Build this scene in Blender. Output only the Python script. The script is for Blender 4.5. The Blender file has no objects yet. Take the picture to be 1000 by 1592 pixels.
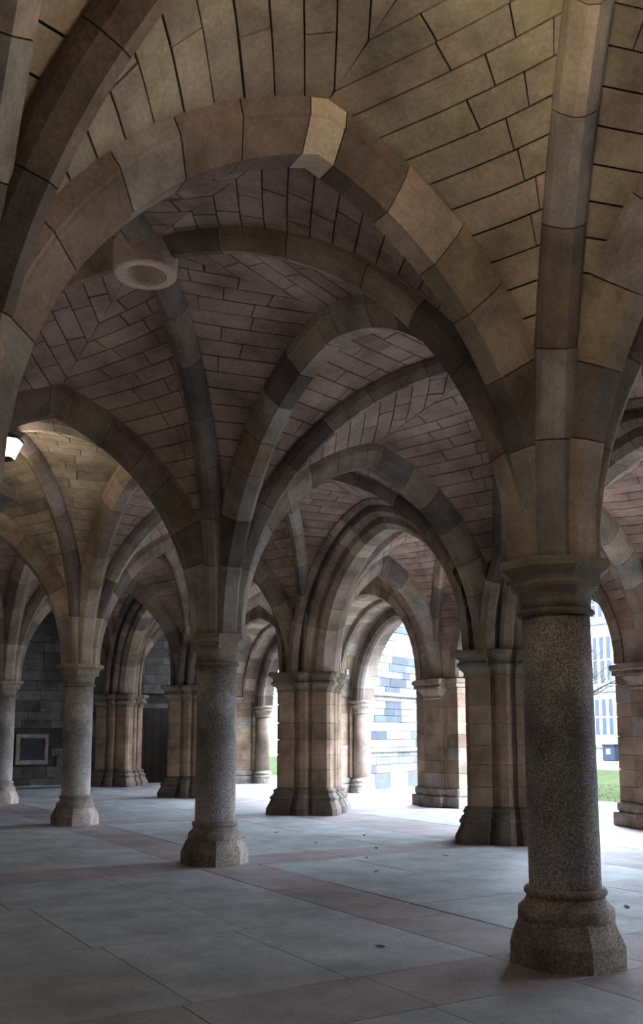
import bpy, math, random
from math import sin, cos, pi, acos, asin, sqrt, radians, tan, hypot
from mathutils import Vector

# ------------------------------------------------------------------ camera, world, exposure
SC = bpy.context.scene
COL = SC.collection
rng = random.Random(7)

cam_d = bpy.data.cameras.new('camera')
cam = bpy.data.objects.new('camera', cam_d)
COL.objects.link(cam)
cam.location = (-5.1137, -5.0455, 1.6)
cam.rotation_euler = (pi / 2 + 0.1412, 0.0, -0.5443)
cam_d.sensor_fit = 'HORIZONTAL'
cam_d.sensor_width = 36
cam_d.lens = 52.2
cam_d.shift_y = 0.1403
cam_d.clip_end = 400
SC.camera = cam

world = bpy.data.worlds.new('overcast')
SC.world = world
world.use_nodes = True
wn = world.node_tree
for n in list(wn.nodes):
    wn.nodes.remove(n)
w_out = wn.nodes.new('ShaderNodeOutputWorld')
w_bg = wn.nodes.new('ShaderNodeBackground')
w_tc = wn.nodes.new('ShaderNodeTexCoord')
w_sep = wn.nodes.new('ShaderNodeSeparateXYZ')
w_ramp = wn.nodes.new('ShaderNodeValToRGB')
wn.links.new(w_tc.outputs['Generated'], w_sep.inputs[0])
wn.links.new(w_sep.outputs['Z'], w_ramp.inputs[0])
w_ramp.color_ramp.elements[0].position = 0.0
w_ramp.color_ramp.elements[0].color = (0.36, 0.42, 0.50, 1)
w_ramp.color_ramp.elements[1].position = 0.9
w_ramp.color_ramp.elements[1].color = (0.69, 0.82, 1.0, 1)
wn.links.new(w_ramp.outputs[0], w_bg.inputs[0])
w_bg.inputs[1].default_value = 60.0
wn.links.new(w_bg.outputs[0], w_out.inputs[0])

SC.view_settings.view_transform = 'Standard'
SC.view_settings.look = 'None'
SC.view_settings.gamma = 1.0
SC.view_settings.exposure = 0.12
SC.view_settings.use_curve_mapping = False
SC.cycles.max_bounces = 10
SC.cycles.diffuse_bounces = 8
SC.cycles.use_denoising = True

LAMP_NEAR = 58.0      # emission of the lantern over the foreground bay
LAMP_FAR = 52.0
ADDED_FILL = 290.0     # added uplighters, out of view, that lift the left vaults       # LAMP_FAR: lantern in view

# ------------------------------------------------------------------ the grid of the cloister
SY = 6.0126           # bay length along the colonnade (+Y, away to the left)
XD, XC, XP, XQ, XO = -4.42, 0.0, 4.93, 8.3, 9.85
ZS = 2.88             # springing height = top of the capitals
END = 25.1            # end wall

# ------------------------------------------------------------------ helpers
def new_mesh(name, verts, faces, mat=None, smooth=False):
    me = bpy.data.meshes.new(name)
    me.from_pydata([tuple(v) for v in verts], [], faces)
    if mat:
        me.materials.append(mat)
    if smooth:
        me.polygons.foreach_set('use_smooth', [True] * len(me.polygons))
    me.update()
    return me

def add(name, verts, faces, mat, parent=None, smooth=False):
    o = bpy.data.objects.new(name, new_mesh(name, verts, faces, mat, smooth))
    COL.objects.link(o)
    if parent:
        o.parent = parent
    return o

def thing(name, label, cat, loc=(0, 0, 0), group=None, kind=None):
    o = bpy.data.objects.new(name, None)
    COL.objects.link(o)
    o.empty_display_size = 0.1
    o.location = loc
    tag(o, label, cat, group, kind)
    return o

def tag(o, label=None, cat=None, group=None, kind=None):
    if label: o['label'] = label
    if cat: o['category'] = cat
    if group: o['group'] = group
    if kind: o['kind'] = kind
    return o

def loft(rings, cap=True):
    n = len(rings[0]); V = []; F = []
    for r in rings: V += r
    for i in range(len(rings) - 1):
        for j in range(n):
            a = i * n + j; b = i * n + (j + 1) % n
            F.append((a, b, b + n, a + n))
    if cap:
        F.append(tuple(range(n - 1, -1, -1)))
        F.append(tuple(range((len(rings) - 1) * n, len(rings) * n)))
    return V, F

def box(x0, x1, y0, y1, z0, z1):
    V = [(x0, y0, z0), (x1, y0, z0), (x1, y1, z0), (x0, y1, z0), (x0, y0, z1), (x1, y0, z1), (x1, y1, z1), (x0, y1, z1)]
    F = [(3, 2, 1, 0), (4, 5, 6, 7), (0, 1, 5, 4), (1, 2, 6, 5), (2, 3, 7, 6), (3, 0, 4, 7)]
    return V, F

def bbox(x0, x1, y0, y1, z0, z1, b=0.008):
    """a block with its edges chamfered"""
    V = []; F = []
    def ring(z, i):
        return [(x0 + i, y0 + i + b, z), (x0 + i + b, y0 + i, z), (x1 - i - b, y0 + i, z), (x1 - i, y0 + i + b, z),
                (x1 - i, y1 - i - b, z), (x1 - i - b, y1 - i, z), (x0 + i + b, y1 - i, z), (x0 + i, y1 - i - b, z)]
    return loft([ring(z0, b), ring(z0 + b, 0), ring(z1 - b, 0), ring(z1, b)])

class MB:
    def __init__(s): s.V = []; s.F = []
    def put(s, vf):
        k = len(s.V); s.V += [tuple(v) for v in vf[0]]; s.F += [tuple(i + k for i in f) for f in vf[1]]
    def build(s, name, mat, parent=None, smooth=False): return add(name, s.V, s.F, mat, parent, smooth)

# ------------------------------------------------------------------ materials
def mat_stone(name, col, var=0.25, rough=0.9, bump=0.45, scale=6.0, stain=0.52, island=False, speck=0.0, speck_scale=90, stain_col=None, hue=0.02, foot=0.0):
    m = bpy.data.materials.new(name); m.use_nodes = True
    nt = m.node_tree; N = nt.nodes; L = nt.links
    bs = N['Principled BSDF']; bs.inputs['Roughness'].default_value = rough
    bs.inputs['Specular IOR Level'].default_value = 0.3
    tc = N.new('ShaderNodeTexCoord')
    if island:
        g = N.new('ShaderNodeNewGeometry'); rnd = g.outputs['Random Per Island']
    else:
        g = N.new('ShaderNodeObjectInfo'); rnd = g.outputs['Random']
    hsv = N.new('ShaderNodeHueSaturation')
    mr = N.new('ShaderNodeMapRange'); mr.inputs['To Min'].default_value = 1 - var; mr.inputs['To Max'].default_value = 1 + var
    L.new(rnd, mr.inputs['Value']); L.new(mr.outputs[0], hsv.inputs['Value'])
    ml = N.new('ShaderNodeMath'); ml.operation = 'MULTIPLY'; ml.inputs[1].default_value = 17.37; L.new(rnd, ml.inputs[0])
    fr = N.new('ShaderNodeMath'); fr.operation = 'FRACT'; L.new(ml.outputs[0], fr.inputs[0])
    mh = N.new('ShaderNodeMapRange'); mh.inputs['To Min'].default_value = 0.5 - hue; mh.inputs['To Max'].default_value = 0.5 + hue * .25
    L.new(fr.outputs[0], mh.inputs['Value']); L.new(mh.outputs[0], hsv.inputs['Hue'])
    n1 = N.new('ShaderNodeTexNoise'); n1.inputs['Scale'].default_value = 1.7; n1.inputs['Detail'].default_value = 6; n1.inputs['Roughness'].default_value = 0.65
    n2 = N.new('ShaderNodeTexNoise'); n2.inputs['Scale'].default_value = scale * 6; n2.inputs['Detail'].default_value = 4
    L.new(tc.outputs['Object'], n1.inputs['Vector']); L.new(tc.outputs['Object'], n2.inputs['Vector'])
    r1 = N.new('ShaderNodeValToRGB')
    r1.color_ramp.elements[0].position = 0.36; r1.color_ramp.elements[1].position = 0.66
    d = 1 - stain
    sc = stain_col or (d, d * 0.97, d * 0.95)
    r1.color_ramp.elements[0].color = (*sc, 1); r1.color_ramp.elements[1].color = (1.1, 1.08, 1.05, 1)
    L.new(n1.outputs[0], r1.inputs[0])
    r2 = N.new('ShaderNodeValToRGB')
    r2.color_ramp.elements[0].position = 0.3; r2.color_ramp.elements[1].position = 0.7
    r2.color_ramp.elements[0].color = (.82, .82, .82, 1); r2.color_ramp.elements[1].color = (1.08, 1.08, 1.08, 1)
    L.new(n2.outputs[0], r2.inputs[0])
    m1 = N.new('ShaderNodeMix'); m1.data_type = 'RGBA'; m1.blend_type = 'MULTIPLY'; m1.inputs[0].default_value = 1
    m1.inputs[6].default_value = (*col, 1); L.new(r1.outputs[0], m1.inputs[7])
    m2 = N.new('ShaderNodeMix'); m2.data_type = 'RGBA'; m2.blend_type = 'MULTIPLY'; m2.inputs[0].default_value = 1
    L.new(m1.outputs[2], m2.inputs[6]); L.new(r2.outputs[0], m2.inputs[7])
    last = m2.outputs[2]
    if speck:
        n3 = N.new('ShaderNodeTexNoise'); n3.inputs['Scale'].default_value = speck_scale; n3.inputs['Detail'].default_value = 3
        L.new(tc.outputs['Object'], n3.inputs['Vector'])
        r3 = N.new('ShaderNodeValToRGB')
        r3.color_ramp.elements[0].position = 0.42; r3.color_ramp.elements[1].position = 0.60
        r3.color_ramp.elements[0].color = (1 - speck, 1 - speck, 1 - speck, 1); r3.color_ramp.elements[1].color = (1 + speck, 1 + speck, 1 + speck, 1)
        L.new(n3.outputs[0], r3.inputs[0])
        m3 = N.new('ShaderNodeMix'); m3.data_type = 'RGBA'; m3.blend_type = 'MULTIPLY'; m3.inputs[0].default_value = 1
        L.new(last, m3.inputs[6]); L.new(r3.outputs[0], m3.inputs[7]); last = m3.outputs[2]
    if foot:   # pale salts risen into the lower part of the stone
        sz = N.new('ShaderNodeSeparateXYZ'); L.new(tc.outputs['Object'], sz.inputs[0])
        ad = N.new('ShaderNodeMath'); ad.operation = 'MULTIPLY_ADD'; ad.inputs[1].default_value = 1.1
        L.new(n1.outputs[0], ad.inputs[0]); L.new(sz.outputs['Z'], ad.inputs[2])
        r4 = N.new('ShaderNodeValToRGB'); e = r4.color_ramp.elements
        e[0].position = .0; e[0].color = (1 + foot,) * 3 + (1,)
        e[1].position = 1.0; e[1].color = (1.12, 1.08, 1.05, 1)
        for ps, v in ((.36, 1 + foot), (.50, 1.0), (.62, .80), (.78, 1.0)):
            q = e.new(ps); q.color = (v, v, v, 1)
        dv = N.new('ShaderNodeMath'); dv.operation = 'DIVIDE'; dv.inputs[1].default_value = 3.2
        L.new(ad.outputs[0], dv.inputs[0]); L.new(dv.outputs[0], r4.inputs[0])
        m4 = N.new('ShaderNodeMix'); m4.data_type = 'RGBA'; m4.blend_type = 'MULTIPLY'; m4.inputs[0].default_value = 1
        L.new(last, m4.inputs[6]); L.new(r4.outputs[0], m4.inputs[7]); last = m4.outputs[2]
    L.new(last, hsv.inputs['Color']); L.new(hsv.outputs[0], bs.inputs['Base Color'])
    bp = N.new('ShaderNodeBump'); bp.inputs['Strength'].default_value = bump; bp.inputs['Distance'].default_value = 0.01
    L.new(n2.outputs[0], bp.inputs['Height']); L.new(bp.outputs[0], bs.inputs['Normal'])
    return m

def mat_plain(name, col, rough=0.7, metal=0.0, emit=None, strength=0, spec=0.5):
    m = bpy.data.materials.new(name); m.use_nodes = True
    bs = m.node_tree.nodes['Principled BSDF']
    bs.inputs['Base Color'].default_value = (*col, 1); bs.inputs['Roughness'].default_value = rough; bs.inputs['Metallic'].default_value = metal
    bs.inputs['Specular IOR Level'].default_value = spec
    if emit:
        bs.inputs['Emission Color'].default_value = (*emit, 1); bs.inputs['Emission Strength'].default_value = strength
    return m

M = {}
M['web_buff'] = mat_stone('web_buff', (.38, .31, .215), var=.16)
M['web_buff_i'] = mat_stone('web_buff_i', (.38, .31, .215), var=.16, island=True)
M['web_pink'] = mat_stone('web_pink', (.35, .24, .18), var=.16)
M['web_pink_i'] = mat_stone('web_pink_i', (.35, .24, .18), var=.16, island=True)
M['web_mid'] = mat_stone('web_mid', (.36, .26, .205), var=.16)
M['web_mid_i'] = mat_stone('web_mid_i', (.36, .26, .205), var=.16, island=True)
M['v_buff'] = mat_stone('v_buff', (.39, .31, .23), var=.12)
M['v_brown'] = mat_stone('v_brown', (.255, .193, .145), var=.15)
M['v_grey'] = mat_stone('v_grey', (.33, .285, .245), var=.12)
M['v_dark'] = mat_stone('v_dark', (.165, .133, .112), var=.15)
M['v_pale'] = mat_stone('v_pale', (.60, .51, .37), var=.08, stain=.2)
M['v_ochre'] = mat_stone('v_ochre', (.30, .23, .158), var=.15)
M['p_brown'] = mat_stone('p_brown', (.38, .27, .185), var=.14, hue=.012)
M['q_stone'] = mat_stone('q_stone', (.33, .235, .16), var=.22, hue=.015)
M['pier_base'] = mat_stone('pier_base', (.20, .165, .14), var=.12, speck=.2, stain=.5)
M['ring_stone'] = mat_stone('ring_stone', (.62, .51, .39), var=.0, stain=.3)  # pale stone, lightened further to stand in for bounce from the floor
M['v_black'] = mat_stone('v_black', (.12, .092, .075), var=.25)  # brown-black stone, for the outermost order of the openings
M['mortar'] = mat_stone('mortar', (.065, .055, .045), var=0, bump=.4)
M['granite'] = mat_stone('granite', (.31, .285, .262), var=.08, foot=1.5, speck=.42, speck_scale=75, rough=.7, stain=.55, hue=.005)
M['base_stone'] = mat_stone('base_stone', (.38, .325, .285), var=.12, speck=.3, speck_scale=60, stain=.6, hue=.005)
M['cap_stone'] = mat_stone('cap_stone', (.27, .225, .175), var=.08, hue=.005)
M['slab_grey'] = mat_stone('slab_grey', (.35, .368, .385), var=.05, rough=.72, bump=.12, stain=.3, hue=.01)
M['slab_red'] = mat_stone('slab_red', (.30, .262, .268), var=.07, rough=.72, bump=.12, stain=.3, hue=.01)
M['floor_joint'] = mat_stone('floor_joint', (.05, .048, .045), var=0)
M['wall_dark'] = mat_stone('wall_dark', (.13, .12, .11), var=.35, stain=.5)
M['wall_plain'] = mat_stone('wall_plain', (.42, .36, .29), var=0)
M['out_buff'] = mat_stone('out_buff', (.115, .112, .108), var=.3, stain=.2)
M['out_blue'] = mat_stone('out_blue', (.025, .03, .04), var=.4, stain=.3)
M['out_grey'] = mat_stone('out_grey', (.06, .064, .07), var=.35, stain=.3)
M['facade'] = mat_stone('facade', (.13, .125, .12), var=0, stain=.2)
M['facade_trim'] = mat_stone('facade_trim', (.03, .033, .04), var=0, stain=.2)
M['paving'] = mat_stone('paving', (.22, .22, .22), var=.05, stain=.15)
M['grass'] = mat_stone('grass', (.016, .022, .011), var=.3, stain=.3, island=True, hue=.03)
M['bark'] = mat_stone('bark', (.012, .011, .010), var=0)
M['leaf'] = mat_stone('leaf', (.10, .06, .035), var=.5)
M['door'] = mat_stone('door', (.035, .028, .022), var=.1)
M['glass_dark'] = mat_plain('glass_dark', (.010, .015, .024), .4, spec=.08)
M['iron'] = mat_plain('iron', (.03, .03, .03), .5, .6)
M['white'] = mat_plain('white_plastic', (.75, .78, .82), .4)
M['cable'] = mat_plain('cable', (.05, .05, .05), .6)
M['bin'] = mat_plain('bin', (.005, .007, .012), .6, spec=.08)
M['lamp_near'] = mat_plain('lamp_near', (.8, .8, .8), .3, 0, (1.0, .86, .64), LAMP_NEAR)
M['lamp_far'] = mat_plain('lamp_far', (.8, .8, .8), .3, 0, (1.0, .88, .68), LAMP_FAR)

M['added_fill'] = mat_plain('added_fill', (.8, .8, .8), .3, 0, (1.0, .96, .92), ADDED_FILL)

def pick(*pairs):
    t = sum(w for _, w in pairs); r = rng.random() * t
    for k, w in pairs:
        r -= w
        if r <= 0: return M[k]
    return M[pairs[-1][0]]

def vmat(): return pick(('v_buff', 3), ('v_brown', 4), ('v_grey', 2), ('v_dark', 2), ('v_ochre', 2))

# ------------------------------------------------------------------ arches: two arcs of a circle meeting at a point
class Arc:
    def __init__(s, a, b, ra, rb, zA, zs=ZS):
        s.a = Vector(a); s.b = Vector(b); s.L = (s.b - s.a).length; s.dir = (s.b - s.a) / s.L
        s.lat = Vector((-s.dir.y, s.dir.x)); s.zs = zs
        s.xa = (ra + s.L - rb) / 2; s.r = (ra, rb)
        s.dx = s.xa - ra; dz = zA - zs
        s.R = (s.dx ** 2 + dz ** 2) / (2 * s.dx)
    def tmax(s, h, stop=0.0):
        return acos(max(-1, min(1, (s.R - s.dx + stop) / (s.R + h))))
    def pt(s, side, f, h, l, stop=0.0):
        t = f * s.tmax(h, stop)
        d = s.r[side] + s.R - (s.R + h) * cos(t)
        if side: d = s.L - d
        p = s.a + s.dir * d + s.lat * l
        return Vector((p.x, p.y, s.zs + (s.R + h) * sin(t)))
    def length(s, h=0.0, stop=0.0): return (s.R + h) * s.tmax(h, stop)
    def f_at_z(s, z, h=0.0, stop=0.0): return asin((z - s.zs) / (s.R + h)) / s.tmax(h, stop)

PROF = {
    'main': [(-.235, .42), (-.225, .20), (-.205, .185), (-.20, .165), (-.09, 0), (.09, 0), (.20, .165), (.205, .185), (.225, .20), (.235, .42)],
    'diag': [(-.15, .34), (-.148, .17), (-.12, .10), (-.035, 0), (.035, 0), (.12, .10), (.148, .17), (.15, .34)],
    'wide': [(-.60, .66), (-.60, .50), (-.52, .42), (-.42, .42), (-.42, .30), (-.34, .22), (-.27, .22), (-.25, .10), (-.14, 0),
             (.14, 0), (.25, .10), (.27, .22), (.34, .22), (.42, .30), (.42, .42), (.52, .42), (.60, .50), (.60, .66)],
}
WEB_H = {'main': .30, 'diag': .20, 'wide': .52, 'wall': .02}
WEB_L = {'main': .20, 'diag': 0.0, 'wide': .56, 'wall': 0.0}

def sweep(arc, prof, side, f0, f1, n, stop=0.0, shrink=0.0):
    rings = []
    for i in range(n + 1):
        f = f0 + (f1 - f0) * i / n
        rings.append([arc.pt(side, f, h + shrink if h < .3 else h - shrink, l * (1 - shrink / .2), stop) for l, h in prof])
    return loft(rings)

def sweep_key(arc, prof, fk, n=2, shrink=0.0):
    rings = [[arc.pt(0, fk + (1 - fk) * i / n, h, l) for l, h in prof] for i in range(n + 1)]
    rings += [[arc.pt(1, 1 - (1 - fk) * i / n, h, l) for l, h in prof] for i in range(1, n + 1)]
    return loft(rings)

def joints(arc, blk, stop=0.0, keylen=0.0, first=3.72):
    Lg = arc.length(0, stop); end = 1 - keylen / Lg
    f = [0.0, arc.f_at_z(first, 0, stop)]
    rest = (end - f[1]) * Lg
    n = max(2, round(rest / blk))
    w = [rng.uniform(.8, 1.2) for _ in range(n)]; tot = sum(w); c = f[1]
    for x in w:
        c += x / tot * (end - f[1]); f.append(c)
    f[-1] = end
    return f

def build_arch(arc, prof, label, blk=.52, pale_key=False, seen=True):
    P = PROF[prof]
    t = thing('stone_arch', label, 'arch')
    core = MB()
    for side in (0, 1): core.put(sweep(arc, P, side, 0, 1, 14, 0, .012))
    core.build('mortar_core', M['mortar'], t)
    kl = .13
    for side in (0, 1):
        fs = joints(arc, blk, 0, kl)
        g = .0045 / arc.length()
        for i in range(len(fs) - 1):
            m = vmat() if i else pick(('v_buff', 1), ('v_grey', 1))
            vf = sweep(arc, P, side, fs[i] + g, fs[i + 1] - g, 3)
            add('voussoir', *vf, m, t)
    g = .0045 / arc.length()
    k = add('keystone', *sweep_key(arc, P, 1 - kl / arc.length() + g), M['v_pale'] if pale_key else vmat(), t)
    return t

# ------------------------------------------------------------------ vault bays
BOSS_R = .30
def build_bay(corners, arcs, kinds, rho, zb, label, stone, island=False, ring=True, cells=range(8), block=.62, ribs=range(4), hc=.235):
    """corners: four plan points in order; arcs[i] runs from corner i to corner i+1"""
    t = thing('ribbed_vault', label, 'vault')
    cx = sum(c[0] for c in corners) / 4; cy = sum(c[1] for c in corners) / 4
    diag = [Arc(corners[i], (2 * cx - corners[i][0], 2 * cy - corners[i][1]), rho[i], rho[i], zb) for i in range(4)]
    low = Vector((cx, cy, 3.0))
    for i in ribs:
        d = diag[i]; stop = BOSS_R - .06
        r = add('diagonal_rib', *sweep(d, PROF['diag'], 0, 0, 1, 12, stop, .012), M['mortar'], t)
        fs = joints(d, .68, stop)
        g = .0045 / d.length()
        for k in range(len(fs) - 1):
            m = vmat() if k else pick(('v_buff', 1), ('v_grey', 1))
            add('voussoir', *sweep(d, PROF['diag'], 0, fs[k] + g, fs[k + 1] - g, 3, stop), m, r)
    for c in cells:
        i = c // 2; far = c % 2
        # half of edge arch i next to corner i (far=0) or corner i+1 (far=1)
        ci = (i + far) % 4
        arc = arcs[i]; kd = kinds[i]
        side = 0 if (Vector(corners[ci]) - arc.a).length < (Vector(corners[ci]) - arc.b).length else 1
        sgn = 1 if (Vector((cx, cy)) - arc.a).dot(arc.lat) > 0 else -1
        d = diag[ci]
        hA, lA = WEB_H[kd], WEB_L[kd] * sgn
        hD = WEB_H['diag']
        La, Ld = arc.length(hA), d.length(hD)
        def S(s, f):
            A = arc.pt(side, f, hA, lA); D = d.pt(0, f, hD, 0)
            return A.lerp(D, s)
        def Nrm(s, f):
            e = .02
            f0, f1 = max(0.02, f - e), min(1, f + e)
            s0, s1 = max(0, s - .05), min(1, s + .05)
            n = (S(s1, f) - S(s0, f)).cross(S(s, f1) - S(s, f0))
            if n.length < 1e-9: return Vector((0, 0, 1))
            n.normalize()
            return n if n.dot(S(s, f) - low) > 0 else -n
        # mortar shell behind the stones
        NS, NF = 5, 14
        V = []; F = []
        for lay in (.028, .14):
            for a in range(NS + 1):
                for b in range(NF + 1):
                    s = a / NS; f = b / NF
                    V.append(S(s, f) + Nrm(s, f) * lay)
        o = (NS + 1) * (NF + 1)
        for a in range(NS):
            for b in range(NF):
                q = (a * (NF + 1) + b, (a + 1) * (NF + 1) + b, (a + 1) * (NF + 1) + b + 1, a * (NF + 1) + b + 1)
                F.append(q); F.append(tuple(o + x for x in reversed(q)))
        web = add('vault_web', V, F, M['mortar'], t)
        # courses of stones
        mb = MB()
        clen = lambda s: (1 - s) * La + s * Ld
        nC = int(max(La, Ld) / hc) + 1
        for k in range(2, nC):
            c0, c1 = k * hc, (k + 1) * hc
            smin, smax = 0.0, 1.0
            if c0 > La and Ld > La: smin = (c0 - La) / (Ld - La)
            if c0 > Ld and La > Ld: smax = (La - c0) / (La - Ld)
            if smax - smin < .03: continue
            mid = (smin + smax) / 2
            fm = min(1, (c0 + c1) / 2 / clen(mid))
            wid = (S(smax, min(1, fm)) - S(smin, min(1, fm))).length
            if wid < .12: continue
            n = max(1, round(wid / block + rng.uniform(-.25, .25)))
            cuts = [0.0]
            for q in range(1, n): cuts.append((q + (.22 if k % 2 else -.18) + rng.uniform(-.12, .12)) / n)
            cuts.append(1.0)
            for q in range(n):
                sa = smin + (smax - smin) * cuts[q]; sb = smin + (smax - smin) * cuts[q + 1]
                gs = .0075 / max(wid, .2)
                sa += gs; sb -= gs
                off = rng.uniform(-.004, .004)
                cols = []
                ss = [sa, (sa + sb) / 2, sb]
                if abs(Ld - La) > .01:
                    sx = (c1 - La) / (Ld - La)      # where the upper edge of the course meets the ridge
                    if sa + .01 < sx < sb - .01: ss[1] = sx
                for s in ss:
                    cl = clen(s)
                    fa = min(1, (c0 + .0075) / cl); fb = min(1, (c1 - .0075) / cl)
                    cols.append((s, fa, fb))
                if max(x[2] - x[1] for x in cols) * clen(.5) < .03: continue
                front = []; back = []
                for s, fa, fb in cols:
                    for f in (fa, fb):
                        p = S(s, f); nn = Nrm(s, f)
                        front.append(p + nn * off); back.append(p + nn * .06)
                VV = front + back
                FF = [(0, 1, 3, 2), (2, 3, 5, 4), (0, 2, 8, 6), (2, 4, 10, 8), (1, 7, 9, 3), (3, 9, 11, 5), (0, 6, 7, 1), (4, 5, 11, 10)]
                if island: mb.put((VV, FF))
                else: add('stone', VV, FF, stone, web)
        if island and mb.V:
            o = mb.build('stone_courses', stone, web); o['kind'] = 'stuff'
    # boss
    z0 = zb
    if ring:
        n = 40
        def rg(r, z): return [(cx + r * cos(2 * pi * k / n), cy + r * sin(2 * pi * k / n), z) for k in range(n)]
        rings = [rg(.0001, zb + .25), rg(.13, zb + .25), rg(.16, zb + .05), rg(.19, zb - .10), rg(.205, zb - .125), rg(.285, zb - .125), rg(.30, zb - .11), rg(.305, zb - .04), rg(.31, zb + .45), rg(.001, zb + .45)]
        add('ring_boss', *loft(rings, False), M['ring_stone'], t)
    else:
        n = 8
        def rg(r, z): return [(cx + r * cos(2 * pi * k / n + pi / 8), cy + r * sin(2 * pi * k / n + pi / 8), z) for k in range(n)]
        add('boss', *loft([rg(.22, zb - .06), rg(.30, zb + .0), rg(.32, zb + .12), rg(.32, zb + .45)]), M['v_brown'], t)
    return t, (cx, cy)

# ------------------------------------------------------------------ the columns
NR = 48
def oct_r(phi, a): return a / cos(((phi + pi / 8) % (pi / 4)) - pi / 8)
def ring(z, r=None, a=None, mix=1.0):
    out = []
    for k in range(NR):
        p = 2 * pi * k / NR
        if a is None: R = r
        elif r is None: R = oct_r(p, a)
        else: R = oct_r(p, a) * mix + r * (1 - mix)
        out.append((R * cos(p), R * sin(p), z))
    return out

COLMESH = {}
def column(x, y, label, group):
    t = thing('column', label, 'column', (x, y, 0), group)
    if not COLMESH:
        COLMESH['plinth'] = new_mesh('plinth', *loft([ring(0, a=.395), ring(.15, a=.395), ring(.29, a=.335, r=.35, mix=.8), ring(.305, r=.343), ring(.31, r=.33)]), M['base_stone'])
        COLMESH['base_moulding'] = new_mesh('base_moulding', *loft([ring(.30, .338), ring(.31, .342), ring(.375, .338), ring(.385, .328), ring(.40, .308), ring(.425, .288), ring(.45, .278), ring(.462, .274), ring(.466, .284), ring(.475, .292), ring(.49, .295), ring(.505, .291), ring(.515, .282), ring(.52, .258)]), M['base_stone'], True)
        COLMESH['shaft'] = new_mesh('shaft', *loft([ring(.515, .256), ring(1.2, .256), ring(1.8, .254), ring(2.49, .25)]), M['granite'], True)
        COLMESH['necking'] = new_mesh('necking', *loft([ring(2.475, .25), ring(2.482, .275), ring(2.497, .286), ring(2.513, .282), ring(2.525, .262)]), M['cap_stone'], True)
        COLMESH['bell'] = new_mesh('bell', *loft([ring(2.52, .258), ring(2.58, .260), ring(2.63, .268), ring(2.665, .29), ring(2.685, .32)]), M['cap_stone'], True)
        COLMESH['abacus'] = new_mesh('abacus', *loft([ring(2.675, a=.315), ring(2.70, a=.325), ring(2.725, a=.318), ring(2.775, a=.335), ring(2.80, a=.375), ring(2.815, a=.395), ring(2.865, a=.395), ring(2.88, a=.385)]), M['cap_stone'])
    for k in ('plinth', 'base_moulding', 'shaft', 'necking', 'bell', 'abacus'):
        o = bpy.data.objects.new(k, COLMESH[k]); COL.objects.link(o); o.parent = t
    return t

CN = ['granite column with octagonal foot, nearest and largest, right side of the hall',
      'granite column with octagonal foot, second nearest, standing left of the central pier',
      'granite column with octagonal foot, third nearest, left part of the hall',
      'slim distant granite column cut by the left edge of the view']
for k in range(4): column(XC, k * SY, CN[k], 'granite columns of the middle row')
column(XC, 4 * SY, 'farthest granite column of the row, close to the dark end wall', 'granite columns of the middle row')
DN = ['granite column just outside the left edge, only its capital tip in view',
      'column of the left row, second, hidden beyond the left edge', 'column of the left row, third, hidden beyond the left edge',
      'column of the left row, fourth, hidden beyond the left edge']
for k in range(4): column(XD, k * SY, DN[k], 'granite columns of the left row')

# ------------------------------------------------------------------ compound piers of the middle wall
def pier_plan(hd):
    """diamond on plan with a roll between two grooves on each face"""
    pts = []
    cs = [(hd, 0), (0, hd), (-hd, 0), (0, -hd)]
    for i in range(4):
        a = Vector(cs[i]); b = Vector(cs[(i + 1) % 4]); n = (a + b).normalized()
        for tt, off in ((.055, 0), (.33, 0), (.345, -.05), (.385, -.05), (.41, -.005), (.45, .02), (.55, .02), (.59, -.005), (.615, -.05), (.655, -.05), (.67, 0), (.945, 0)):
            p = a.lerp(b, tt) + n * off
            pts.append((p.x, p.y))
    return pts
PLAN = pier_plan(.80)
def plan_ring(z, grow):
    out = []
    for x, y in PLAN:
        r = hypot(x, y); ang = math.atan2(y, x)
        # grow outwards square to the diamond faces
        k = 1 + grow / .56
        out.append((x * k, y * k, z))
    return out
def pier(x, y, label):
    t = thing('pier', label, 'pier', (x, y, 0), 'compound piers of the middle wall')
    base = [(0, .175), (.13, .175), (.145, .165), (.27, .105), (.30, .10), (.31, .115), (.335, .12), (.36, .112), (.375, .085), (.42, .055), (.445, .05), (.455, .06), (.475, .066), (.495, .055), (.51, .02), (.54, 0)]
    add('base', *loft([plan_ring(z, g) for z, g in base]), M['pier_base'], t)
    add('core', *loft([plan_ring(.5, -.03), plan_ring(2.5, -.03)]), M['mortar'], t)
    zs = [.54]
    while zs[-1] < 2.40: zs.append(zs[-1] + rng.uniform(.28, .38))
    zs[-1] = 2.47
    if zs[-1] - zs[-2] < .15: zs.pop(-2)
    for a, b in zip(zs, zs[1:]):
        add('stone_course', *loft([plan_ring(a + .002, -.006), plan_ring(a + .008, 0), plan_ring(b - .008, 0), plan_ring(b - .002, -.006)]), M['p_brown'], t)
    cap = [(2.465, 0), (2.475, .02), (2.495, .024), (2.51, .012), (2.56, .03), (2.60, .075), (2.62, .10), (2.65, .112), (2.68, .10), (2.695, .075), (2.72, .07), (2.76, .09), (2.79, .14), (2.815, .155), (2.86, .155), (2.88, .14)]
    add('capital', *loft([plan_ring(z, g) for z, g in cap]), M['cap_stone'], t)
    return t
PN = {1: 'compound stone pier in shadow, directly behind the nearest granite column', 2: 'free-standing compound stone pier in the middle with a bright right flank',
      3: 'compound stone pier partly hidden by the second granite column', 4: 'farthest compound pier with a bright right flank, before the end wall',
      0: 'compound stone pier beyond the right edge of the view'}
for k in range(5): pier(XP, k * SY, PN[k])

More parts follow.
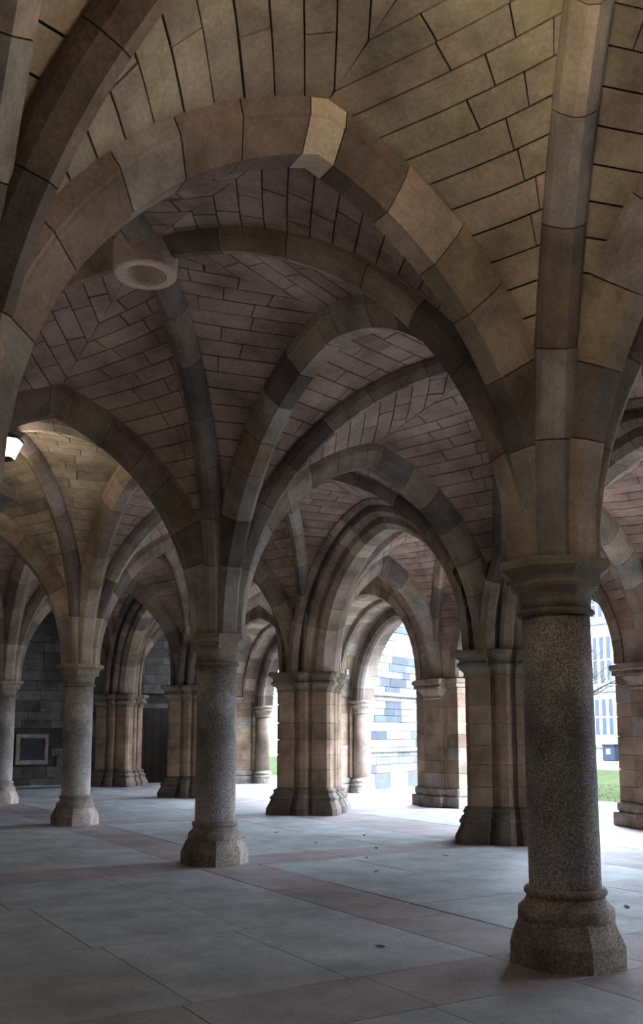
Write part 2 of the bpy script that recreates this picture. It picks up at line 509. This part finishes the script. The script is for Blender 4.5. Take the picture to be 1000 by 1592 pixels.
# ------------------------------------------------------------------ arches
AN = {}
def cname(x, k):
    if x == XC: return ['the nearest column', 'the second column', 'the third column', 'the fourth column', 'the farthest column'][k] if k >= 0 else 'a column behind the viewer'
    if x == XD: return ['left-edge column', 'second left-row column', 'third left-row column', 'fourth left-row column', 'end of left row'][k] if k >= 0 else 'a left-row column behind the viewer'
    if x == XP: return ['the right-hand unseen pier', 'the shadowed pier', 'the central pier', 'the half-hidden pier', 'the farthest pier'][k]
    return ['the unseen wall pier', 'the lawn-side wall pier', 'the corbelled wall pier', 'the shafted wall pier', 'the farthest wall pier'][k]

RHO = {XD: .34, XC: .34, XP: .52, XQ: .10}
Y = lambda k: k * SY
XL = XD - 4.36
def xarc(x0, x1, k, za=None):
    r1 = RHO.get(x1, .34); r0 = RHO.get(x0, .34)
    return Arc((x0, Y(k)), (x1, Y(k)), r0, r1, za or {XC: 5.46, XP: 5.5, XQ: 5.25}.get(x1, 5.46))
def yarc(x, k):
    if x == XP: return Arc((x, Y(k)), (x, Y(k + 1)), .78, .78, 5.42)
    return Arc((x, Y(k)), (x, Y(k + 1)), .34, .34, 5.80)
def wallarc(k): return Arc((XQ, Y(k)), (XQ, Y(k + 1)), .55, .55, 5.78)

XA = {}; YA = {}
for k in range(-1, 5):
    for a, b in ((XL, XD), (XD, XC), (XC, XP), (XP, XQ)): XA[(a, k)] = xarc(a, b, k)
for k in range(-1, 4):
    for x in (XL, XD, XC, XP): YA[(x, k)] = yarc(x, k)
    YA[(XQ, k)] = wallarc(k)
XA[(XD, 0)] = Arc((XD, 0), (XC, 0), .34, .20, 5.46)

for k in range(0, 5):
    for a, b in ((XD, XC), (XC, XP), (XP, XQ)):
        if k == 0 and a == XP: continue
        adj = 'big pale-keyed pointed arch' if (k == 0 and a == XD) else 'pointed stone arch'
        if a == XD: lab = f'{adj} crossing from {cname(XD, k)} to {cname(XC, k)}'
        elif a == XC: lab = f'{adj} crossing from {cname(XC, k)} to {cname(XP, k)}'
        else: lab = f'{adj} crossing from {cname(XP, k)} to {cname(XQ, k)}'
        build_arch(XA[(a, k)], 'main', lab, pale_key=(k == 0))
build_arch(XA[(XL, 0)], 'main', 'pointed stone arch leaving the left-edge column away from the hall')
for k in range(-1, 4):
    for x in (XD, XC, XP):
        if x == XP and k < 0: continue
        pre = 'broad many-stepped arch' if x == XP else 'pointed stone arch'
        build_arch(YA[(x, k)], 'wide' if x == XP else 'main', f'{pre} along the row from {cname(x, k)} to {cname(x, k + 1)}', blk=.42 if x == XP else .52)

# ------------------------------------------------------------------ vaults
def bay(x0, x1, k, label, stone, island=False, ring=True, zb=6.07, **kw):
    cs = [(x0, Y(k)), (x1, Y(k)), (x1, Y(k + 1)), (x0, Y(k + 1))]
    arcs = [XA[(x0, k)], YA[(x1, k)], XA[(x0, k + 1)], YA[(x0, k)]]
    kd = lambda x: {XP: 'wide', XQ: 'wall'}.get(x, 'main')
    kinds = ['main', kd(x1), 'main', kd(x0)]
    r = lambda x: {XP: .55, XQ: .12}.get(x, .34)
    return build_bay(cs, arcs, kinds, [r(x0), r(x1), r(x1), r(x0)], zb, label, M[stone + ('_i' if island else '')], island, ring, **kw)

bay(XL, XD, -1, 'dark vault web at the upper left corner, beyond the first arch', 'web_buff', True)
bay(XD, XC, -1, 'lamp-lit foreground vault over the nearest column and the keystone arch', 'web_buff', ring=False)
bay(XD, XC, 0, 'dark ribbed vault with the hollow stone ring at its crown', 'web_mid')
bay(XD, XC, 1, 'ribbed vault lit by the glowing lantern at the left edge', 'web_buff', ring=False)
bay(XD, XC, 2, 'ribbed vault between the third and fourth columns, left part', 'web_mid')
bay(XD, XC, 3, 'last ribbed vault of the left aisle before the end wall', 'web_mid', True)
bay(XC, XP, -1, 'ribbed vault behind the nearest column, cut by the right edge', 'web_pink', True)
bay(XC, XP, 0, 'pinkish vault between the nearest column and the shadowed pier', 'web_pink')
bay(XC, XP, 1, 'pinkish vault between the second column and the central pier', 'web_pink')
bay(XC, XP, 2, 'pinkish vault between the third column and the half-hidden pier', 'web_pink')
bay(XC, XP, 3, 'pinkish vault of the middle aisle nearest the end wall', 'web_pink', True)
bay(XP, XQ, 0, 'narrow outer vault over the lawn-side opening, right edge', 'web_pink', hc=.2)
bay(XP, XQ, 1, 'narrow outer vault between shadowed pier and corbelled wall pier', 'web_pink', hc=.2)
bay(XP, XQ, 2, 'narrow outer vault over the opening to the blue-grey stone wall', 'web_pink', hc=.2)
bay(XP, XQ, 3, 'farthest narrow outer vault beside the end wall', 'web_pink', True, hc=.2)

# ------------------------------------------------------------------ outer wall with its piers and openings
HW = .76
def quads_between(c0, c1):
    n = len(c0)
    return [(i, i + 1, n + i + 1, n + i) for i in range(n - 1)]
ORD = [  # x0, x1, half gap from pier centre, apex z, springing z
    (XQ, XQ + .62, HW, 5.2, 2.88), (XQ + .62, XQ + 1.02, HW + .10, 5.05, 2.70), (XQ + 1.02, XO, HW + .42, 4.75, 2.55)]
for k in range(-1, 4):
    w = thing('wall_right' if k == -1 else 'wall_right', None, None, (0, 0, 0), None, 'structure')
    w['label'] = ['arched upper wall over the unseen opening at the right', 'arched upper wall over the lawn opening', 'arched upper wall over the shadowed opening',
                  'arched upper wall over the opening to the stone wall', 'arched upper wall over the farthest bright opening'][k + 1]
    for oi, (x0, x1, hw, za, zs) in enumerate(ORD):
        a = Arc((x0, Y(k)), (x0, Y(k + 1)), hw, hw, za, zs)
        n = 14
        curve = [a.pt(0, i / n, 0, 0) for i in range(n + 1)] + [a.pt(1, 1 - i / n, 0, 0) for i in range(1, n + 1)]
        prof = [Vector((x0, Y(k), zs))] + curve + [Vector((x0, Y(k + 1), zs))]
        V = []; F = []
        for xx in (x0, x1):
            V += [(xx, p.y, p.z) for p in prof]
            V += [(xx, p.y, 7.2) for p in prof]
        m = len(prof)
        for i in range(m - 1):
            F += [(i, i + 1, m + i + 1, m + i), (2 * m + i, 3 * m + i, 3 * m + i + 1, 2 * m + i + 1), (i, 2 * m + i, 2 * m + i + 1, i + 1)]
        F.append((0, m, 3 * m, 2 * m)); F.append((m - 1, 3 * m - 1, 4 * m - 1, 2 * m - 1))
        add('spandrel', V, F, M['wall_plain'], w)
        # ring of voussoirs on the order
        g = .004 / a.length()
        lip = .03 if oi == 0 else .02
        dep = x1 - x0
        pf = [(-dep + .02, .24), (-dep + .02, -lip), (-.04, -lip), (lip, .03), (lip, .24)] if oi < 2 else \
             [(-dep - .02, .24), (-dep - .02, -.02), (-.24, -.02), (-.20, -.09), (-.12, -.11), (-.05, -.08), (lip, .0), (lip, .24)]
        pf = [(-l, h) for l, h in pf] if a.lat.x > 0 else pf
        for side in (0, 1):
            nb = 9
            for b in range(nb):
                m_ = pick(('v_buff', 3), ('v_brown', 3), ('v_ochre', 1), ('v_grey', 1)) if oi < 2 else pick(('v_dark', 2), ('v_black', 4))
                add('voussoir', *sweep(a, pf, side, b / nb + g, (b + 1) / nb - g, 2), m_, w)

QN = {-1: 'wall pier beyond the right edge, unseen behind the viewer', 0: 'ashlar wall pier just beyond the right edge of the view', 1: 'ashlar wall pier at the right edge, beside the sunlit lawn',
      2: 'ashlar wall pier with corbelled pilaster and worn foot, right of the stone-walled opening', 3: 'ashlar wall pier with bright round jamb shaft, beside the central pier', 4: 'farthest ashlar wall pier with jamb shaft, behind the second column'}
def half_round(cx, cy, prof):
    n = 20
    return loft([[(cx + r * cos(2 * pi * i / n), cy + r * sin(2 * pi * i / n), z) for i in range(n)] for r, z in prof])
for k in range(-1, 5):
    y = Y(k)
    t = thing('wall_pier', QN[k], 'pier', (0, y, 0), 'ashlar piers of the outer wall')
    zs = [.42]
    while zs[-1] < 2.55: zs.append(zs[-1] + rng.uniform(.24, .36))
    zs[-1] = 2.66
    add('core', *box(XQ + .03, XO - .03, -HW + .03, HW - .03, 0, 2.86), M['mortar'], t)
    for i, (a, b) in enumerate(zip(zs, zs[1:])):
        ws = rng.choice((.34, .42, .28))
        we = rng.choice((.34, .42, .28))
        mm = lambda: pick(('q_stone', 8), ('v_buff', 1), ('v_grey', .6))
        a_, b_ = a + .002, b - .002
        for (x0, x1, y0, y1) in ((XQ, XQ + ws, -HW, -.38), (XQ, XQ + we, .38, HW), (XQ - .14, XQ + .2, -.30, .30),
                                 (XQ + ws, XQ + .98, -HW, -.2), (XQ + we, XQ + .98, .2, HW), (XQ + .98, XO, -HW - .10, -.2), (XQ + .98, XO, .2, HW + .10)):
            add('stone', *bbox(x0 + .002, x1 - .002, y0, y1, a_, b_, .006), mm(), t)
        for y0, y1 in ((-.38, -.30), (.30, .38)):
            add('stone', *bbox(XQ - .04, XQ + .2, y0, y1, a_, b_, .006), mm(), t)
    pl = MB()
    pl.put(bbox(XQ - .10, XO + .05, -HW - .10, HW + .10, 0, .24, .015)); pl.put(bbox(XQ - .06, XO, -HW - .05, HW + .05, .24, .42, .03))
    pl.put(bbox(XQ - .24, XQ, -.42, .42, 0, .24, .015)); pl.put(bbox(XQ - .20, XQ, -.36, .36, .24, .42, .03))
    pl.build('plinth', M['base_stone'], t)
    im = MB()
    im.put(bbox(XQ - .05, XQ + .99, -HW - .04, HW + .04, 2.66, 2.75, .01)); im.put(bbox(XQ - .08, XQ + .99, -HW - .08, HW + .08, 2.75, 2.86, .02))
    im.build('impost', M['v_buff'], t)
    cb = MB()
    cb.put(loft([[(XQ, -.30, 2.40), (XQ - .15, -.28, 2.40), (XQ - .15, .28, 2.40), (XQ, .30, 2.40)], [(XQ, -.32, 2.43), (XQ - .17, -.31, 2.43), (XQ - .17, .31, 2.43), (XQ, .32, 2.43)],
                 [(XQ, -.32, 2.47), (XQ - .15, -.30, 2.47), (XQ - .15, .30, 2.47), (XQ, .32, 2.47)], [(XQ, -.42, 2.62), (XQ - .24, -.40, 2.62), (XQ - .24, .40, 2.62), (XQ, .42, 2.62)], [(XQ, -.42, 2.68), (XQ - .24, -.40, 2.68), (XQ - .24, .40, 2.68), (XQ, .42, 2.68)]]))
    cb.put(bbox(XQ - .27, XQ, -.45, .45, 2.74, 2.87, .015))
    cb.put(bbox(XQ - .20, XQ, -.40, .40, 2.66, 2.75, .01))
    cb.build('corbel_capital', M['v_buff'], t)
    for sg in (-1, 1):
        cy_ = sg * (HW + .22); cx_ = XQ + 1.30
        mb = MB()
        sh = add('jamb_shaft', *half_round(cx_, cy_, [(.24, .40), (.24, 2.24)]), M['v_brown'], t, True)
        add('shaft_base', *half_round(cx_, cy_, [(.36, 0), (.36, .16), (.33, .17), (.35, .20), (.35, .24), (.31, .27), (.30, .30), (.32, .33), (.31, .36), (.27, .38), (.25, .42)]), M['base_stone'], sh)
        add('shaft_capital', *half_round(cx_, cy_, [(.24, 2.18), (.265, 2.20), (.265, 2.22), (.25, 2.24), (.27, 2.32), (.32, 2.38), (.34, 2.41), (.32, 2.44), (.32, 2.46), (.36, 2.50), (.37, 2.54), (.34, 2.56)]), M['cap_stone'], sh)

# ------------------------------------------------------------------ floor
fl = thing('floor', 'flagged stone floor of grey-green slabs with dark reddish bands', 'floor', (0, 0, 0), None, 'structure')
add('bedding', *box(-9.2, XO + .1, -13, END, -.30, -.012), M['floor_joint'], fl)
BW = .40
xs_b = [(XD - BW, XD + BW), (XC - BW + .02, XC + BW + .03), (XP - .75, XP + .80)]
def slab(x0, x1, y0, y1, m, g=.003, dz=0.0):
    add('paving_slab', *bbox(x0 + g, x1 - g, y0 + g, y1 - g, -.10, dz + rng.uniform(-.0015, .0015), .003), m, fl)
def cut(a, b, n):
    w = [rng.uniform(.85, 1.15) for _ in range(n)]; t_ = sum(w); c = [a]
    for x in w: c.append(c[-1] + x / t_ * (b - a))
    return c
fields = [(-9.2, XD - BW), (XD + BW, xs_b[1][0]), (xs_b[1][1], xs_b[2][0]), (xs_b[2][1], XO)]
for k in range(-2, 4):
    y0, y1 = Y(k) + BW, min(Y(k + 1) - BW, END)
    if k == -2: y0 = -13
    for a, b in xs_b:
        c = cut(y0, y1, 3)
        for i in range(3): slab(a + .003, b - (.02 if a > -1 else .006), c[i], c[i + 1], M['slab_red'])
    for a, b in fields:
        nx = 2 if a > 4 or a < -6 else 3
        cy = cut(y0, y1, 3)
        for j in range(3):
            cx = cut(a, b, nx)
            for i in range(nx): slab(cx[i], cx[i + 1], cy[j], cy[j + 1], M['slab_grey'])
for k in range(-1, 5):
    c = []
    for a, b in [(-9.2, XD - BW), (XD - BW, XD + BW), (XD + BW, xs_b[1][0]), xs_b[1], (xs_b[1][1], xs_b[2][0]), xs_b[2], (xs_b[2][1], XO)]:
        n = max(1, round((b - a) / 1.3)); c = cut(a, b, n)
        for i in range(n): slab(c[i], c[i + 1], Y(k) - BW, Y(k) + BW, M['slab_red'])
for a, b in [(-9.2, XO)]:
    c = cut(a, b, 14)
    for i in range(14): slab(c[i], c[i + 1], Y(4) + BW, END, M['slab_grey'])

# ------------------------------------------------------------------ end wall, unseen walls, roof
wb = thing('wall_back', 'dark coursed stone end wall behind the far columns', 'wall', (0, 0, 0), None, 'structure')
add('backing', *box(-9.2, XO, END + .05, END + .5, -.1, 7.2), M['mortar'], wb)
z = 0.0
row = 0
DOOR = (5.9, 7.3, 2.5)
while z < 6.4:
    h = rng.uniform(.24, .36)
    x = -3.0 + (row % 2) * .35
    while x < XO - .3:
        w_ = rng.uniform(.5, 1.1)
        if not (x + w_ > DOOR[0] - .1 and x < DOOR[1] + .1 and z < DOOR[2] + .2) and not (x < 2.95 and x + w_ > 2.0 and z + h > .72 and z < 1.58):
            add('stone', *bbox(x + .004, x + w_ - .004, END, END + .12, z + .004, z + h - .004, .008), M['wall_dark'], wb)
        x += w_
    z += h; row += 1
pq = thing('wall_plaque', 'square framed stone panel set in the dark end wall', 'plaque', (2.47, END, 1.1))
add('frame', *loft([[(-.5, .05, -.42), (.5, .05, -.42), (.5, .05, .52), (-.5, .05, .52)], [(-.5, -.06, -.42), (.5, -.06, -.42), (.5, -.06, .52), (-.5, -.06, .52)], [(-.40, -.06, -.32), (.40, -.06, -.32), (.40, -.06, .42), (-.40, -.06, .42)], [(-.36, .02, -.28), (.36, .02, -.28), (.36, .02, .38), (-.36, .02, .38)]], False), M['v_grey'], pq)
add('panel', *box(-.40, .40, .0, .05, -.34, .42), M['out_grey'], pq)
dr = thing('door_1', 'dark panelled timber door in the end wall behind the piers', 'door', (0, END, 0), None, 'structure')
add('door_frame', *box(DOOR[0] - .1, DOOR[1] + .1, .02, .12, 0, DOOR[2] + .15), M['wall_dark'], dr)
for i in range(5):
    xx = DOOR[0] + i * .28
    add('plank', *bbox(xx + .003, xx + .277, -.05, .03, .03, DOOR[2], .01), M['door'], dr)
add('door_handle', *half_round(DOOR[0] + .15, -.09, [(.025, 1.0), (.03, 1.02), (.03, 1.14), (.025, 1.16)]), M['iron'], dr)
wl = add('wall_left', *box(-9.5, -9.2, -13, END, -.1, 7.2), M['wall_plain']); tag(wl, 'plain left boundary wall outside the view', 'wall', None, 'structure')
ws_ = add('wall_right', *box(XQ, XO, -13, Y(-1) - HW - .12, -.1, 7.2), M['wall_plain']); tag(ws_, 'solid stretch of the outer wall beyond the right edge, unseen', 'wall', None, 'structure')
wf = add('wall_front', *box(-9.5, XO, -13.3, -13, -.1, 7.2), M['wall_plain']); tag(wf, 'plain wall behind the viewer outside the view', 'wall', None, 'structure')
ce = add('ceiling', *box(-9.5, XO + .05, -13.3, END + .5, 7.2, 7.5), M['wall_plain']); tag(ce, 'floor slab over the vaults, hidden above them', 'ceiling', None, 'structure')

# ------------------------------------------------------------------ lanterns
def lantern(x, y, z, glow, label, drop=0.0):
    t = thing('lantern', label, 'lamp', (x, y, z), 'lanterns under the vault bosses')
    n = 6
    def rg(r, zz, k=1): return [(r * cos(2 * pi * i / n), r * sin(2 * pi * i / n), zz) for i in range(n)]
    add('glass', *loft([rg(.16, -.32), rg(.27, -.06)]), glow, t)
    add('canopy', *loft([rg(.285, -.06), rg(.295, -.03), rg(.18, .03), rg(.06, .05), rg(.04, .12)]), M['iron'], t)
    for i in range(n):
        a = 2 * pi * i / n
        d = Vector((cos(a), sin(a), 0)); s_ = Vector((-sin(a), cos(a), 0)) * .008
        V = []
        for r, zz in ((.163, -.32), (.275, -.06)):
            p = d * r + Vector((0, 0, zz))
            V += [p - s_, p + s_, p + s_ + d * .012, p - s_ + d * .012]
        add('glazing_bar', *loft([V[:4], V[4:]]), M['iron'], t)
    if drop:
        add('chain', *half_round(0, 0, [(.012, .10), (.012, .10 + drop)]), M['iron'], t)
    add('bottom_cap', *loft([rg(.05, -.345), rg(.165, -.33), rg(.165, -.32)]), M['iron'], t)
    return t
lantern(XD / 2 + .03, 1.5 * SY, 6.03, M['lamp_far'], 'glowing glass lantern under the vault crown at the left edge')
lantern(XD / 2, -2.5, 5.5, M['lamp_near'], 'lantern on a chain above the viewer, out of frame, lighting the foreground vault', .55)

def uplighter(x, y, label):  # added lamp, out of view, to brighten the vaults from below
    t = thing('added_uplighter', label, 'lamp', (x, y, 0), 'added uplighters of the unseen left aisle')
    add('housing', *half_round(0, 0, [(.17, -.005), (.18, .02), (.18, .10), (.15, .115), (.15, .09)]), M['iron'], t)
    add('lens', *half_round(0, 0, [(.145, .092), (.145, .108)]), M['added_fill'], t)
uplighter(-6.9, 2.0, 'added round fill uplighter in the unseen left aisle, nearer one')
uplighter(-6.9, 13.0, 'added round fill uplighter in the unseen left aisle, farther one')

# ------------------------------------------------------------------ outdoors
gp = add('ground', *box(XO + .1, 13.0, -20, 60, -.4, -.03), M['paving']); tag(gp, 'pale paved path outside the openings', 'path', None, 'structure')
gl = add('ground_lawn', *box(13.0, 30, -20, 60, -.4, -.05), M['grass']); tag(gl, 'bright green lawn of the quadrangle', 'lawn', None, 'structure')
gq = add('ground_road', *box(30, 120, -60, 140, -.4, -.06), M['paving']); tag(gq, 'pale road before the far building', 'road', None, 'structure')
gb = MB()
for i in range(5000):
    x = rng.uniform(13.05, 22); y = rng.uniform(6, 17); a = rng.uniform(0, pi); h = rng.uniform(.03, .07)
    dx, dy = .006 * cos(a), .006 * sin(a)
    gb.put(([(x - dx, y - dy, -.05), (x + dx, y + dy, -.05), (x + rng.uniform(-.02, .02), y + rng.uniform(-.02, .02), h - .05)], [(0, 1, 2)]))
M['grass'].node_tree.nodes['Principled BSDF'].inputs['Specular IOR Level'].default_value = 0
o = gb.build('grass', M['grass']); tag(o, 'short mown grass blades on the lawn', 'grass', None, 'stuff')

# wing wall seen through the opening
ang = radians(64)
ax, ay = 10.0, 17.9
dirv = Vector((sin(ang), cos(ang)))
nv = Vector((-dirv.y, dirv.x)); 
if nv.dot(Vector((-5.1 - ax, -5 - ay))) < 0: nv = -nv
ww = thing('wing_wall', 'pale stone wall with blue-grey blocks outside the bright opening', 'wall', (ax, ay, -.05))
def wbox(s0, s1, d0, d1, z0, z1, b=.01):
    V, F = bbox(s0, s1, d0, d1, z0, z1, b)
    return [(dirv.x * p[0] + nv.x * p[1], dirv.y * p[0] + nv.y * p[1], p[2]) for p in V], F
add('backing', *wbox(0, 5.7, -.6, -.04, 0, 6.2, .02), M['mortar'], ww)
z = 0.0; row = 0
while z < 6.1:
    h = .5 if row == 0 else rng.uniform(.2, .28)
    x = (row % 2) * .2
    while x < 5.3:
        w_ = rng.uniform(.5, 1.15)
        if x + w_ > 5.2: w_ = 5.7 - x
        add('stone', *wbox(x + .006, x + w_ - .006, -.2, .03 if z < .9 else rng.uniform(-.005, .008), z + .005, z + h - .005), pick(('out_buff', 5), ('out_blue', 1.6), ('out_grey', 2)), ww)
        x += w_
    z += h; row += 1
for z0, pr in ((1.12, .10), (2.82, .12)):
    add('string_course', *[(lambda vf: vf)(wbox(0, 5.7, -.1, pr, z0, z0 + .12, .03))][0], M['out_buff'], ww)

# far building
FX = 46.0
fb = thing('far_building', 'overexposed stone building with tall mullioned windows across the lawn', 'building', (FX, 41, -.06))
add('facade_wall', *box(0, 8, -62, 40, 0, 12.6), M['facade'], fb)
for zc in (.7, 4.6, 9.4, 12.2):
    add('string_course', *bbox(-.15, .1, -62, 40, zc, zc + .2, .03), M['facade_trim'], fb)
for yy in range(-60, 40, 4):
    for z0, z1 in ((1.6, 4.2), (5.2, 8.6), (9.9, 11.9)):
        f = add('window', *bbox(-.08, .1, yy - 1.0, yy + 1.0, z0 - .15, z1 + .15, .03), M['facade'], fb)
        for q in (-1, 0, 1):
            for u in (0, 1):
                zz0 = z0 + u * (z1 - z0) / 2 + .06; zz1 = z0 + (u + 1) * (z1 - z0) / 2 - .06
                add('pane', *box(-.10, -.05, yy + q * .62 - .17, yy + q * .62 + .17, zz0, zz1), M['glass_dark'], f)
for yy in range(-58, 40, 8):
    add('drainpipe', *half_round(-.18, yy, [(.08, 0), (.08, 14)]), M['facade_trim'], fb)
bn = thing('litter_bin', 'dark boxy bin with pale notice, far across the lawn', 'bin', (42.0, 36.9, -.06))
add('body', *bbox(-.4, .4, -.5, .5, 0, .95, .04), M['bin'], bn)
add('lid', *bbox(-.45, .45, -.55, .55, .95, 1.1, .05), M['bin'], bn)
add('notice', *box(-.42, -.40, -.15, .15, .45, .75), M['white'], bn)

# bare tree
tr = thing('bare_tree', 'leafless tree with thin twigs in front of the far building', 'tree', (25.5, 24.6, -.05))
trng = random.Random(3)
def limb(mb, p, d, L, r, depth):
    n = 4; pts = [p]
    for i in range(n):
        d = (d + Vector((trng.uniform(-.2, .2), trng.uniform(-.2, .2), trng.uniform(-.08, .16)))).normalized()
        pts.append(pts[-1] + d * L / n)
    rings = []
    for i, q in enumerate(pts):
        rr = r * (1 - .45 * i / n)
        u = d.cross(Vector((0.3, .2, 1))).normalized(); v = d.cross(u)
        rings.append([q + u * rr * cos(2 * pi * j / 6) + v * rr * sin(2 * pi * j / 6) for j in range(6)])
    mb.put(loft(rings))
    if depth:
        for i in range(4 if depth > 1 else 3):
            q = pts[trng.choice((2, 3, 4))]
            nd = (d * .7 + Vector((trng.uniform(-1, 1), trng.uniform(-1, 1), trng.uniform(-.3, .6)))).normalized()
            limb(mb, q, nd, L * trng.uniform(.55, .75), r * .5, depth - 1)
mb = MB(); limb(mb, Vector((0, 0, 0)), Vector((0, 0, 1)), 2.6, .16, 0); mb.build('trunk', M['bark'], tr)
for i in range(7):
    a = 2 * pi * i / 7
    mb = MB(); limb(mb, Vector((0, 0, 2.3 + .1 * i)), Vector((cos(a), sin(a), .55)).normalized(), 2.0, .07, 3); mb.build('branch', M['bark'], tr)

# ------------------------------------------------------------------ small things
def fixture(x, y, z, label):
    t = thing('junction_box', label, 'junction box', (x, y, z), 'white boxes on the capitals')
    add('housing', *bbox(-.035, .035, -.03, .03, 0, .13, .008), M['white'], t)
    add('cable', *half_round(0, 0, [(.006, .12), (.006, .42)]), M['cable'], t)
fixture(-.31, SY + .2, ZS - .005, 'small white box on the left of the second column capital')
fixture(XP + .90, 2 * SY - .06, ZS - .005, 'small white box on the right of the central pier capital')

lf = []
spots = [(1.05, 9.1), (1.6, 8.4), (2.2, 7.2), (2.6, 6.2), (2.9, 5.0), (1.9, 5.4), (3.4, 7.7), (2.4, 8.8), (1.3, 4.3), (3.1, 3.6), (-.9, 1.05), (2.0, 1.2)]
names = ['nearest the central pier foot', 'left of the middle of the bright floor', 'in the middle of the bright floor', 'before the shadowed pier', 'close to the shadowed pier foot', 'behind the nearest column', 'towards the wall pier',
         'between the two lit piers', 'just left of the nearest column', 'right of the nearest column shaft', 'on the grey slab left of the nearest foot', 'right of the nearest column foot']
for i, (x, y) in enumerate(spots):
    a = rng.uniform(0, pi); s_ = rng.uniform(.02, .035)
    V = []
    for r, q, zz in ((-1.5, 0, .004), (-.5, -.7, .012), (.6, -.6, .016), (1.6, 0, .02), (.6, .6, .010), (-.5, .7, .014)):
        V.append((x + s_ * (r * cos(a) - q * sin(a)), y + s_ * (r * sin(a) + q * cos(a)), zz))
    V += [(p[0], p[1], p[2] - .003) for p in V]
    F = [(0, 1, 2, 3, 4, 5), (11, 10, 9, 8, 7, 6)] + [(j, (j + 1) % 6, 6 + (j + 1) % 6, 6 + j) for j in range(6)]
    o = add('fallen_leaf', V, F, M['leaf'])
    tag(o, 'small dry leaf lying ' + names[i], 'leaf', 'dry leaves on the floor')
